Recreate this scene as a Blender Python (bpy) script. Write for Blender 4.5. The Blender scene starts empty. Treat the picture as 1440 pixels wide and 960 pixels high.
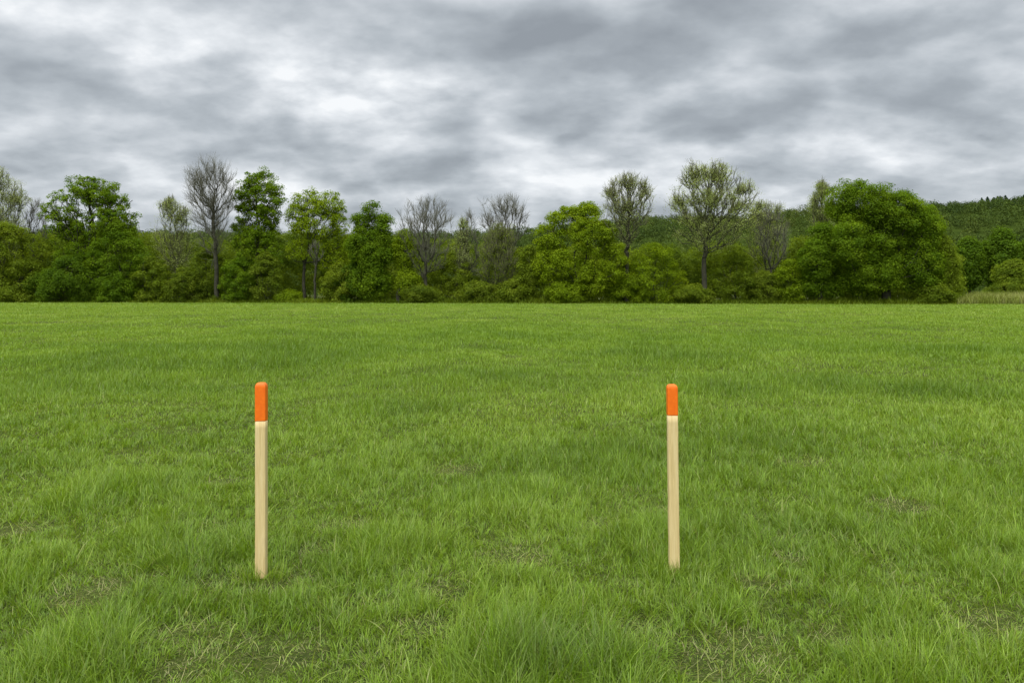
import bpy, math
import numpy as np
from math import radians, pi

scene = bpy.context.scene
COL = scene.collection
CAM_H = 1.5          # eye height in metres
FPX = 1120.0         # focal length in photo pixels (28 mm on 36 mm, 1440 px wide)
HOR = 407.0          # photo row of the horizon


def W(px, py, Y):
    """world x, z of a photo pixel for something standing Y metres away"""
    return (px - 720.0) / FPX * Y, CAM_H - (py - HOR) / FPX * Y


# ------------------------------------------------------------------ noise
def _hash(ix, iy, seed):
    n = (ix.astype(np.int64) * 374761393 + iy.astype(np.int64) * 668265263 + seed * 1442695041) & 0xFFFFFFFF
    n = ((n ^ (n >> 13)) * 1274126177) & 0xFFFFFFFF
    n = n ^ (n >> 16)
    return (n & 0xFFFFFF) / float(0xFFFFFF)


def vnoise(x, y, seed=0):
    x = np.asarray(x, float); y = np.asarray(y, float)
    ix = np.floor(x); iy = np.floor(y)
    fx = x - ix; fy = y - iy
    fx = fx * fx * fx * (fx * (fx * 6 - 15) + 10); fy = fy * fy * fy * (fy * (fy * 6 - 15) + 10)
    a = _hash(ix, iy, seed); b = _hash(ix + 1, iy, seed)
    c = _hash(ix, iy + 1, seed); d = _hash(ix + 1, iy + 1, seed)
    return (a * (1 - fx) + b * fx) * (1 - fy) + (c * (1 - fx) + d * fx) * fy


def fbm(x, y, seed=0, octv=3):
    t = 0; amp = 1; tot = 0
    for k in range(octv):
        t = t + amp * vnoise(x * 2 ** k + 17.3 * k, y * 2 ** k - 9.1 * k, seed + k)
        tot += amp; amp *= 0.5
    return t / tot


def smooth(a, b, x):
    t = np.clip((x - a) / (b - a), 0, 1)
    return t * t * (3 - 2 * t)


# ------------------------------------------------------------------ mesh builder
def mesh_obj(name, V, quads=None, tris=None, mat=None, parent=None, attr=None, shade_smooth=False, uv=None):
    me = bpy.data.meshes.new(name)
    V = np.asarray(V, np.float32)
    nq = 0 if quads is None else len(quads)
    nt = 0 if tris is None else len(tris)
    loops = []
    if nq: loops.append(np.asarray(quads, np.int32).ravel())
    if nt: loops.append(np.asarray(tris, np.int32).ravel())
    loops = np.concatenate(loops)
    tot = np.concatenate([np.full(nq, 4, np.int32), np.full(nt, 3, np.int32)])
    start = np.concatenate([[0], np.cumsum(tot)[:-1]]).astype(np.int32)
    me.vertices.add(len(V)); me.vertices.foreach_set('co', V.ravel())
    me.loops.add(len(loops)); me.loops.foreach_set('vertex_index', loops)
    me.polygons.add(nq + nt)
    me.polygons.foreach_set('loop_start', start)
    me.polygons.foreach_set('use_smooth', np.full(nq + nt, shade_smooth, bool))
    if attr is not None:
        a = me.attributes.new('var', 'FLOAT_COLOR', 'POINT')
        A = np.ones((len(V), 4), np.float32); A[:, :attr.shape[1]] = attr
        a.data.foreach_set('color', A.ravel())
    me.update(calc_edges=True)
    me.validate()
    if mat: me.materials.append(mat)
    o = bpy.data.objects.new(name, me)
    COL.objects.link(o)
    if parent is not None: o.parent = parent
    return o


def empty(name, loc, label, cat, group=None):
    o = bpy.data.objects.new(name, None)
    COL.objects.link(o)
    o.location = loc
    o.empty_display_size = 0.3
    o['label'] = label; o['category'] = cat
    if group: o['group'] = group
    return o


# ------------------------------------------------------------------ materials
def new_mat(name):
    m = bpy.data.materials.new(name); m.use_nodes = True
    nt = m.node_tree; nt.nodes.clear()
    out = nt.nodes.new('ShaderNodeOutputMaterial')
    return m, nt, out


def ramp(nt, stops, interp='LINEAR'):
    r = nt.nodes.new('ShaderNodeValToRGB')
    cr = r.color_ramp; cr.interpolation = interp
    while len(cr.elements) > 1: cr.elements.remove(cr.elements[-1])
    cr.elements[0].position = stops[0][0]
    c = stops[0][1]; cr.elements[0].color = (c[0], c[1], c[2], 1)
    for p, c in stops[1:]:
        e = cr.elements.new(p); e.color = (c[0], c[1], c[2], 1)
    return r


def leaf_mat(name, stops, transl=0.47, rough=0.6, gloss=0.006, dry=None):
    m, nt, out = new_mat(name)
    at = nt.nodes.new('ShaderNodeAttribute'); at.attribute_name = 'var'
    sep = nt.nodes.new('ShaderNodeSeparateColor'); nt.links.new(at.outputs['Color'], sep.inputs[0])
    rp = ramp(nt, stops); nt.links.new(sep.outputs[0], rp.inputs[0])
    col = rp.outputs[0]
    # brightness jitter between leaves
    mp = nt.nodes.new('ShaderNodeMapRange'); nt.links.new(sep.outputs[1], mp.inputs[0])
    mp.inputs['To Min'].default_value = 0.68; mp.inputs['To Max'].default_value = 1.32
    mul = nt.nodes.new('ShaderNodeVectorMath'); mul.operation = 'SCALE'
    nt.links.new(col, mul.inputs[0]); nt.links.new(mp.outputs[0], mul.inputs['Scale'])
    col = mul.outputs[0]
    if dry:
        mx = nt.nodes.new('ShaderNodeMix'); mx.data_type = 'RGBA'
        nt.links.new(sep.outputs[2], mx.inputs['Factor'])
        nt.links.new(col, mx.inputs['A']); mx.inputs['B'].default_value = (*dry, 1)
        col = mx.outputs['Result']
    d = nt.nodes.new('ShaderNodeBsdfDiffuse'); t = nt.nodes.new('ShaderNodeBsdfTranslucent')
    g = nt.nodes.new('ShaderNodeBsdfGlossy'); g.inputs['Roughness'].default_value = rough
    g.inputs['Color'].default_value = (1, 1, 1, 1)
    tc = nt.nodes.new('ShaderNodeVectorMath'); tc.operation = 'MULTIPLY'
    tc.inputs[1].default_value = (1.25, 1.15, 0.6)
    nt.links.new(col, tc.inputs[0])
    nt.links.new(col, d.inputs[0]); nt.links.new(tc.outputs[0], t.inputs[0])
    m1 = nt.nodes.new('ShaderNodeMixShader'); m1.inputs[0].default_value = transl
    nt.links.new(d.outputs[0], m1.inputs[1]); nt.links.new(t.outputs[0], m1.inputs[2])
    m2 = nt.nodes.new('ShaderNodeMixShader'); m2.inputs[0].default_value = gloss
    nt.links.new(m1.outputs[0], m2.inputs[1]); nt.links.new(g.outputs[0], m2.inputs[2])
    nt.links.new(m2.outputs[0], out.inputs[0])
    return m


def noise_mat(name, stops, scale, rough=0.9, detail=6, stretch=(1, 1, 1), bump=0.0, distort=0.0):
    m, nt, out = new_mat(name)
    tc = nt.nodes.new('ShaderNodeTexCoord')
    mp = nt.nodes.new('ShaderNodeMapping'); mp.inputs['Scale'].default_value = stretch
    nt.links.new(tc.outputs['Object'], mp.inputs[0])
    n = nt.nodes.new('ShaderNodeTexNoise'); n.inputs['Scale'].default_value = scale
    n.inputs['Detail'].default_value = detail; n.inputs['Distortion'].default_value = distort
    nt.links.new(mp.outputs[0], n.inputs['Vector'])
    r = ramp(nt, stops); nt.links.new(n.outputs[0], r.inputs[0])
    b = nt.nodes.new('ShaderNodeBsdfPrincipled'); b.inputs['Roughness'].default_value = rough
    b.inputs['Specular IOR Level'].default_value = 0.25
    nt.links.new(r.outputs[0], b.inputs['Base Color'])
    if bump:
        bp = nt.nodes.new('ShaderNodeBump'); bp.inputs['Strength'].default_value = bump
        bp.inputs['Distance'].default_value = 0.01
        nt.links.new(n.outputs[0], bp.inputs['Height']); nt.links.new(bp.outputs[0], b.inputs['Normal'])
    nt.links.new(b.outputs[0], out.inputs[0])
    return m


BARK = noise_mat('bark', [(0.3, (0.030, 0.030, 0.018)), (0.7, (0.070, 0.066, 0.040))], 3.0)
BARK_PALE = noise_mat('bark_pale', [(0.3, (0.075, 0.068, 0.052)), (0.7, (0.15, 0.135, 0.105))], 3.0)
TWIG = noise_mat('twig', [(0.3, (0.105, 0.102, 0.068)), (0.7, (0.165, 0.160, 0.112))], 1.0)
TWIG_OLIVE = noise_mat('twig_olive', [(0.3, (0.11, 0.115, 0.05)), (0.7, (0.17, 0.17, 0.08))], 1.0)

M_FRESH = leaf_mat('leaf_fresh', [(0, (0.1008, 0.1856, 0.0048)), (0.5, (0.1546, 0.2494, 0.006)), (1, (0.2184, 0.319, 0.0108))])
M_YELL = leaf_mat('leaf_yellow_green', [(0, (0.168, 0.2529, 0.0048)), (0.5, (0.2408, 0.3364, 0.0072)), (1, (0.3248, 0.4176, 0.0144))])
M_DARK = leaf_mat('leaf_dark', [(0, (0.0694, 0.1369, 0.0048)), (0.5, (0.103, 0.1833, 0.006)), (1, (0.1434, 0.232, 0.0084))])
M_PALE = leaf_mat('leaf_pale', [(0, (0.253, 0.3248, 0.077)), (0.5, (0.341, 0.4144, 0.1155)), (1, (0.473, 0.5376, 0.198))])
M_OLIVE = leaf_mat('leaf_olive', [(0, (0.121, 0.181, 0.0072)), (0.5, (0.1702, 0.2378, 0.0108)), (1, (0.2352, 0.2993, 0.0192))])
M_HILL = leaf_mat('leaf_hill', [(0, (0.036, 0.064, 0.012)), (0.45, (0.060, 0.094, 0.015)), (0.8, (0.095, 0.134, 0.020)), (1, (0.130, 0.150, 0.034))], transl=0.25)
M_CONIFER = leaf_mat('leaf_conifer', [(0, (0.014, 0.034, 0.018)), (1, (0.030, 0.058, 0.026))], transl=0.1)
M_THICK = leaf_mat('leaf_thicket', [(0, (0.0896, 0.1415, 0.006)), (0.5, (0.1434, 0.2042, 0.0096)), (1, (0.2072, 0.2691, 0.018))])
M_GRASS = leaf_mat('grass_blade', [(0, (0.1053, 0.2, 0.0053)), (0.35, (0.1711, 0.2929, 0.0095)), (0.7, (0.2463, 0.3788, 0.0221)), (1, (0.3572, 0.4596, 0.0735))],
                   transl=0.38, rough=0.5, gloss=0.025, dry=(0.52, 0.44, 0.23))
M_REED = leaf_mat('reed_blade', [(0, (0.150, 0.195, 0.022)), (0.5, (0.215, 0.255, 0.045)), (1, (0.340, 0.350, 0.120))], transl=0.3)


# ------------------------------------------------------------------ ground
# photo-like tussocks: (x, y, radius, extra height, tone shift)
TUSS = []
def tuss(px, py, rx, h, tone):
    Y = CAM_H * FPX / (py - HOR); TUSS.append(((px - 720) / FPX * Y, Y, rx, h, tone))
tuss(745, 945, 0.30, 0.17, -0.42); tuss(835, 925, 0.20, 0.10, -0.30)
tuss(100, 925, 0.24, 0.10, 0.10); tuss(1265, 930, 0.22, 0.09, 0.12); tuss(1240, 955, 0.16, 0.08, 0.05)
tuss(180, 690, 0.40, 0.11, -0.08); tuss(900, 755, 0.30, 0.08, 0.05); tuss(1120, 755, 0.35, 0.09, -0.10)
tuss(1400, 770, 0.35, 0.09, 0.05); tuss(1340, 690, 0.55, 0.08, 0.10); tuss(860, 650, 0.7, 0.07, -0.12)
tuss(560, 770, 0.3, 0.06, 0.05); tuss(300, 770, 0.3, 0.07, -0.05); tuss(700, 700, 0.5, 0.06, 0.1)
tuss(930, 505, 1.6, 0.16, -0.30); tuss(1010, 548, 0.7, 0.11, -0.30); tuss(1330, 550, 0.8, 0.11, -0.30)
tuss(1140, 538, 1.2, 0.11, -0.25); tuss(405, 515, 1.2, 0.10, -0.22); tuss(120, 540, 1.6, 0.10, -0.2)
tuss(700, 540, 1.4, 0.08, -0.18); tuss(560, 575, 0.9, 0.07, -0.2); tuss(1410, 500, 2.2, 0.13, -0.25)
tuss(430, 495, 2.5, 0.10, -0.2); tuss(200, 505, 3.0, 0.08, -0.2); tuss(1030, 480, 3.5, 0.08, -0.15)
tuss(880, 570, 0.8, 0.07, 0.15); tuss(640, 470, 5, 0.08, -0.15); tuss(1090, 620, 1.0, 0.07, -0.12)

# worn, strawy spots: (x, y, radius)
WORN = []
def worn(px, py, r):
    Y = CAM_H * FPX / (py - HOR); WORN.append(((px - 720) / FPX * Y, Y, r))
for q in [(255, 890, .16), (130, 835, .22), (490, 740, .22), (625, 830, .20), (730, 785, .22), (600, 880, .18),
          (895, 880, .17), (980, 935, .17), (1105, 785, .14), (1390, 870, .20), (1270, 710, .25), (400, 925, .16),
          (310, 680, .25), (450, 775, .15), (850, 740, .2), (1130, 650, .3), (1180, 900, .12), (215, 815, .12),
          (250, 945, .15), (1400, 780, .15), (20, 745, .2), (640, 660, .3), (1040, 890, .12)]:
    worn(*q)


def ground_z(x, y):
    d = np.hypot(x, y)
    z = (fbm(x * 0.9, y * 0.9, 5, 3) - 0.5) * 0.09 * smooth(0.5, 3, d) * (1 - smooth(14, 30, d))
    z = z + (fbm(x * 0.22, y * 0.16, 9, 2) - 0.5) * 0.22 * smooth(5, 14, d) * (1 - 0.6 * smooth(30, 70, d))
    z = z * (1 - smooth(75, 86, d))
    # around the two stakes the ground is level
    for sx in (-1.32, 0.88):
        z = z * smooth(0.2, 0.8, np.hypot(x - sx, y - 4.25))
    return z


def build_ground():
    def axis(n, near, far, c=0.0):
        t = np.linspace(-1, 1, n)
        k = math.asinh(far / near)
        return c + near * np.sinh(t * k)
    xs = axis(361, 1.6, 2600)
    ys = axis(361, 2.2, 2600, 5.0)
    X, Y = np.meshgrid(xs, ys)
    Z = ground_z(X, Y)
    V = np.stack([X.ravel(), Y.ravel(), Z.ravel()], 1)
    n = len(xs)
    i, j = np.meshgrid(np.arange(n - 1), np.arange(len(ys) - 1))
    a = (j * n + i).ravel()
    Q = np.stack([a, a + 1, a + n + 1, a + n], 1)
    m, nt, out = new_mat('turf_soil')
    tc = nt.nodes.new('ShaderNodeTexCoord')
    def nz(scale, detail=5, dist=0):
        q = nt.nodes.new('ShaderNodeTexNoise'); q.inputs['Scale'].default_value = scale
        q.inputs['Detail'].default_value = detail; q.inputs['Distortion'].default_value = dist
        nt.links.new(tc.outputs['Object'], q.inputs['Vector']); return q
    n1 = nz(60, 6, 1.0); n2 = nz(2.2, 5); n3 = nz(0.13, 6)
    r1 = ramp(nt, [(0.32, (0.020, 0.018, 0.008)), (0.48, (0.055, 0.060, 0.016)), (0.58, (0.11, 0.11, 0.035)), (0.72, (0.24, 0.20, 0.10))])
    nt.links.new(n1.outputs[0], r1.inputs[0])
    r2 = ramp(nt, [(0.35, (0.035, 0.060, 0.008)), (0.65, (0.085, 0.120, 0.016))])
    nt.links.new(n2.outputs[0], r2.inputs[0])
    mx = nt.nodes.new('ShaderNodeMix'); mx.data_type = 'RGBA'; mx.inputs['Factor'].default_value = 0.5
    nt.links.new(r1.outputs[0], mx.inputs['A']); nt.links.new(r2.outputs[0], mx.inputs['B'])
    r3 = ramp(nt, [(0.3, (0.8, 0.85, 0.8)), (0.7, (1.2, 1.15, 1.1))]); nt.links.new(n3.outputs[0], r3.inputs[0])
    ml = nt.nodes.new('ShaderNodeVectorMath'); ml.operation = 'MULTIPLY'
    nt.links.new(mx.outputs['Result'], ml.inputs[0]); nt.links.new(r3.outputs[0], ml.inputs[1])
    b = nt.nodes.new('ShaderNodeBsdfPrincipled'); b.inputs['Roughness'].default_value = 1.0
    b.inputs['Specular IOR Level'].default_value = 0.1
    bp = nt.nodes.new('ShaderNodeBump'); bp.inputs['Strength'].default_value = 0.7; bp.inputs['Distance'].default_value = 0.02
    nt.links.new(n1.outputs[0], bp.inputs['Height']); nt.links.new(bp.outputs[0], b.inputs['Normal'])
    nt.links.new(ml.outputs[0], b.inputs['Base Color']); nt.links.new(b.outputs[0], out.inputs[0])
    o = mesh_obj('ground', V, Q, mat=m, shade_smooth=True)
    o['kind'] = 'structure'; o['label'] = 'level meadow ground reaching to the trees'
    return o


# ------------------------------------------------------------------ grass
def blades(rng, x, y, z, L, wid, lean, phi0, phi1, var, nseg, root_tone=None):
    """curved tapering strips; all arguments are arrays of the same length"""
    n = len(x)
    s = np.linspace(0, 1, nseg + 1)
    wang = lean + pi / 2 + rng.normal(0, 0.5, n)
    wx, wy = np.cos(wang), np.sin(wang)
    dx, dy = np.cos(lean), np.sin(lean)
    px, py, pz = x.copy(), y.copy(), z.copy()
    prof = [0.75, 1.0, 0.8, 0.5, 0.3] if nseg == 4 else [0.8, 1.0, 0.65] if nseg == 3 else [0.9, 0.8]
    vs = []
    for k in range(nseg):
        w = wid * prof[k] * 0.5
        vs.append(np.stack([px - wx * w, py - wy * w, pz], 1))
        vs.append(np.stack([px + wx * w, py + wy * w, pz], 1))
        ph = np.minimum(phi0 + phi1 * (s[k] + s[k + 1]) / 2, 2.2)
        st = L / nseg
        px = px + dx * np.sin(ph) * st; py = py + dy * np.sin(ph) * st; pz = pz + np.cos(ph) * st
    vs.append(np.stack([px, py, pz], 1))
    k = 2 * nseg + 1
    V = np.stack(vs, 1).reshape(-1, 3)
    base = np.arange(n)[:, None] * k
    Q = []
    for q in range(nseg - 1):
        Q.append(base + np.array([[2 * q, 2 * q + 1, 2 * q + 3, 2 * q + 2]]))
    Q = np.concatenate(Q) if Q else np.zeros((0, 4), int)
    T = base + np.array([[2 * nseg - 2, 2 * nseg - 1, 2 * nseg]])
    A = np.repeat(var, k, axis=0)
    return V, Q, T, A


def grass_fields(x, y):
    """height multiplier, tone, cover of the sward at a point"""
    d = np.hypot(x, y)
    h = 0.58 + 0.85 * smooth(0.25, 0.75, fbm(x * 2.3, y * 1.9, 21, 3))
    h = h + 0.55 * (fbm(x * 0.35, y * 0.25, 31, 3) - 0.5) * smooth(5, 15, d)
    tone = 0.44 + 0.55 * (fbm(x * 0.9, y * 0.6, 41, 3) - 0.5) + 0.28 * (fbm(x * 0.16, y * 0.20, 51, 3) - 0.5)
    extra = np.zeros_like(x); 
    for (tx, ty, r, hh, tn) in TUSS:
        g = np.exp(-((x - tx) ** 2 + ((y - ty) * 0.85) ** 2) / (r * r) )
        extra = extra + hh * g; tone = tone + tn * g
    w = np.zeros_like(x)
    for (tx, ty, r) in WORN:
        rr = np.hypot(x - tx, (y - ty)) / r * (0.7 + 0.6 * vnoise(x * 9, y * 9, 77))
        w = np.maximum(w, 1 - smooth(0.4, 1.2, rr))
    wn = smooth(0.63, 0.76, fbm(x * 1.5 + 50, y * 1.5, 61, 3)) * 0.7
    w = np.maximum(w, wn * (1 - smooth(4.5, 8, d)))
    return h, extra, tone, w


def build_grass():
    rng = np.random.default_rng(11)
    Vs, Qs, Ts, As = [], [], [], []; off = 0

    def add(res):
        nonlocal off
        V, Q, T, A = res
        Vs.append(V); Qs.append(Q + off); Ts.append(T + off); As.append(A); off += len(V)

    R0, D0 = 12000.0, 4.6
    bands = [(2.1, 3.0), (3.0, 4.0), (4.0, 5.2), (5.2, 7.0), (7.0, 10), (10, 14), (14, 20), (20, 30), (30, 45), (45, 65), (65, 93.5)]
    for (a, b) in bands:
        wa, wb = 0.70 * a + 1.3, 0.70 * b + 1.3
        mid = (a * b) ** 0.5
        rho = R0 * min(1.0, (D0 / mid) ** 1.9)
        area = (wa + wb) * (b - a)
        n = int(area * rho)
        # sample y with pdf ~ width(y)*rho(y)
        yy = rng.uniform(a, b, n * 2)
        pw = (0.70 * yy + 1.3) / np.maximum(yy, D0) ** 1.9
        keep = rng.uniform(0, 1, n * 2) < pw / pw.max()
        yy = yy[keep][:n]; n = len(yy)
        xx = rng.uniform(-1, 1, n) * (0.70 * yy + 1.3)
        near = b <= 10
        if near:   # gather into small tufts
            cell = 0.055
            cx = (np.floor(xx / cell) + 0.5) * cell; cy = (np.floor(yy / cell) + 0.5) * cell
            cx = cx + (_hash(np.floor(xx / cell), np.floor(yy / cell), 3) - .5) * cell * 1.3
            cy = cy + (_hash(np.floor(xx / cell), np.floor(yy / cell), 4) - .5) * cell * 1.3
            ox, oy = xx - cx, yy - cy
            xx = cx + ox * 0.8; yy = cy + oy * 0.8
            lean = np.arctan2(oy, ox)
            # lodging direction follows slow noise
            wind = vnoise(xx * 3.1, yy * 3.1, 91) * 6 * pi
            wmix = 0.25 + 0.75 * vnoise(xx * 2.3 + 7, yy * 2.3, 92)
            lx = np.cos(lean) + np.cos(wind) * wmix * 0.9; ly = np.sin(lean) + np.sin(wind) * wmix * 0.9
            lean = np.arctan2(ly, lx) + rng.normal(0, 0.8, n)
            tuft = _hash(np.floor(xx / cell), np.floor(yy / cell), 5)
        else:
            lean = rng.uniform(0, 2 * pi, n)
            tuft = rng.uniform(0, 1, n)
        h, extra, tone, w = grass_fields(xx, yy)
        d = np.hypot(xx, yy)
        pk = 1 - 0.35 * w
        m = rng.uniform(0, 1, n) < pk
        # outside the tree edge no meadow
        xx, yy, lean, tuft, h, extra, tone, w, d = [q[m] for q in (xx, yy, lean, tuft, h, extra, tone, w, d)]
        n = len(xx)
        lf = rng.uniform(0, 1, n)
        L = (0.068 * h * (0.65 + 0.7 * tuft) + extra * (0.6 + 0.5 * lf)) * (0.55 + 0.75 * lf) * (1 - 0.55 * w)
        L = np.clip(L, 0.025, 0.42)
        L = L * (1 + 0.35 * smooth(30, 80, d))
        wid = np.maximum(0.0022 + 0.0020 * rng.uniform(0, 1, n), d * 0.00062)
        phi0 = np.abs(rng.normal(0.15, 0.32, n)) + 0.2 * w
        phi1 = np.abs(rng.normal(0.9, 0.75, n)) + 0.5 * w
        dryp = 0.035 + 0.21 * w
        dry = (rng.uniform(0, 1, n) < dryp).astype(float)
        fl = (dry > 0) & (rng.uniform(0, 1, n) < 0.75)
        phi0 = np.where(fl, rng.uniform(0.7, 1.35, n), phi0)
        phi1 = np.where(fl, rng.uniform(-0.6, 1.2, n), phi1)
        L = np.where(fl, rng.uniform(0.03, 0.095, n), L)
        wid = np.where(dry > 0, wid * 0.7, wid)
        dcol = dry * rng.uniform(0.25, 0.9, n) + (1 - dry) * np.clip(rng.normal(0.04, 0.08, n), 0, 0.4)
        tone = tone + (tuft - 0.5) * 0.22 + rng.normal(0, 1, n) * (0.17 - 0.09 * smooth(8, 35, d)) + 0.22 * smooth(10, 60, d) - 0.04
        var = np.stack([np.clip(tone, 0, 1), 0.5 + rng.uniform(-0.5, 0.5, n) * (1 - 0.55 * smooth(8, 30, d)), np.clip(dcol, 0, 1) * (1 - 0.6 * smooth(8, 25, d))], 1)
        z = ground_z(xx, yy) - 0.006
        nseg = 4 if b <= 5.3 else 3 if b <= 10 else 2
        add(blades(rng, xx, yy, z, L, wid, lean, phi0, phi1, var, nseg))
    # tall isolated stems and long pale blades in the foreground
    n = 3200
    yy = 2.6 + 9 * rng.uniform(0, 1, n) ** 1.4; xx = rng.uniform(-1, 1, n) * (0.7 * yy + 1)
    _, _, _, w = grass_fields(xx, yy)
    var = np.stack([rng.uniform(0.6, 1, n), rng.uniform(0.3, 1, n), rng.uniform(0.0, 0.55, n)], 1)
    add(blades(rng, xx, yy, ground_z(xx, yy), rng.uniform(0.07, 0.19, n), rng.uniform(0.0025, 0.0045, n),
               rng.uniform(0, 2 * pi, n), np.abs(rng.normal(0.4, 0.4, n)), np.abs(rng.normal(1.2, 0.7, n)), var, 4))
    # grass closing in round the feet of the stakes
    for (sx, sy) in ((-1.307, 4.158), (0.862, 4.232)):
        n = 420
        a = rng.uniform(0, 2 * pi, n); r = 0.035 + 0.12 * rng.uniform(0, 1, n) ** 0.8
        xx, yy = sx + np.cos(a) * r, sy + np.sin(a) * r
        var = np.stack([np.clip(rng.normal(.45, .2, n), 0, 1), rng.uniform(0, 1, n), np.clip(rng.normal(.05, .15, n), 0, 1)], 1)
        add(blades(rng, xx, yy, ground_z(xx, yy), rng.uniform(0.04, 0.10, n), rng.uniform(0.0025, 0.0045, n),
                   a + rng.normal(0, 1.2, n), np.abs(rng.normal(.2, .3, n)), np.abs(rng.normal(.6, .5, n)), var, 4))
    V = np.concatenate(Vs)
    print('grass verts', len(V))
    o = mesh_obj('grass', V, np.concatenate(Qs), np.concatenate(Ts), M_GRASS, attr=np.concatenate(As))
    o['kind'] = 'stuff'; o['label'] = 'uneven green meadow grass with tussocks and straw'; o['category'] = 'grass'
    return o


# ------------------------------------------------------------------ trees
PROF = {
    'round': [(0, .35), (.12, .68), (.35, .97), (.6, 1), (.8, .86), (.93, .60), (1, .25)],
    'dome': [(0, .85), (.15, .95), (.4, 1), (.65, .94), (.83, .76), (.95, .48), (1, .2)],
    'vase': [(0, .10), (.18, .48), (.42, .86), (.65, 1), (.84, .90), (.95, .62), (1, .3)],
    'fan': [(0, .15), (.2, .60), (.45, .94), (.68, 1), (.87, .86), (.96, .60), (1, .3)],
    'oval': [(0, .50), (.2, .85), (.5, 1), (.72, .92), (.88, .70), (1, .25)],
    'cone': [(0, .95), (.25, 1), (.5, .85), (.72, .62), (.88, .36), (1, .10)],
    'column': [(0, .75), (.3, 1), (.7, .92), (.9, .6), (1, .15)],
    'mound': [(0, .86), (.3, 1), (.6, .98), (.8, .88), (.93, .68), (1, .35)],
    'skew': [(0, .9), (.3, 1), (.55, .96), (.75, .80), (.9, .50), (1, .15)],
}


def tubes(P, Q, r0, r1, sides):
    """separate tapered prisms from P to Q"""
    n = len(P)
    d = Q - P; ln = np.linalg.norm(d, axis=1, keepdims=True) + 1e-9; d = d / ln
    up = np.where(np.abs(d[:, 2:3]) > 0.9, np.array([[1.0, 0, 0]]), np.array([[0, 0, 1.0]]))
    u = np.cross(d, up); u /= np.linalg.norm(u, axis=1, keepdims=True)
    v = np.cross(d, u)
    ang = np.arange(sides) * 2 * pi / sides
    c = np.cos(ang)[None, :, None]; s = np.sin(ang)[None, :, None]
    ring = u[:, None, :] * c + v[:, None, :] * s
    A = P[:, None, :] + ring * r0[:, None, None]
    B = Q[:, None, :] + ring * r1[:, None, None]
    V = np.concatenate([A, B], 1).reshape(-1, 3)
    base = (np.arange(n) * 2 * sides)[:, None]
    F = []
    for k in range(sides):
        k2 = (k + 1) % sides
        F.append(base + np.array([[k, k2, sides + k2, sides + k]]))
    return V, np.concatenate(F)


def leaf_quads(rng, C, N, size, var, aspect=0.6):
    """one bent pointed quad per leaf spray"""
    n = len(C)
    N = N / (np.linalg.norm(N, axis=1, keepdims=True) + 1e-9)
    t = rng.normal(0, 1, (n, 3)); t = t - N * np.sum(t * N, 1, keepdims=True)
    t /= np.linalg.norm(t, axis=1, keepdims=True) + 1e-9
    b = np.cross(N, t)
    s = size[:, None]
    jit = rng.uniform(0.6, 1.2, (4, n, 1))
    V = np.stack([C - t * s * jit[0], C - b * s * aspect * jit[1] + N * s * 0.15, C + t * s * jit[2], C + b * s * aspect * jit[3] + N * s * 0.15], 1).reshape(-1, 3)
    Q = np.arange(n * 4).reshape(-1, 4)
    return V, Q, np.repeat(var, 4, axis=0)


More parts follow.
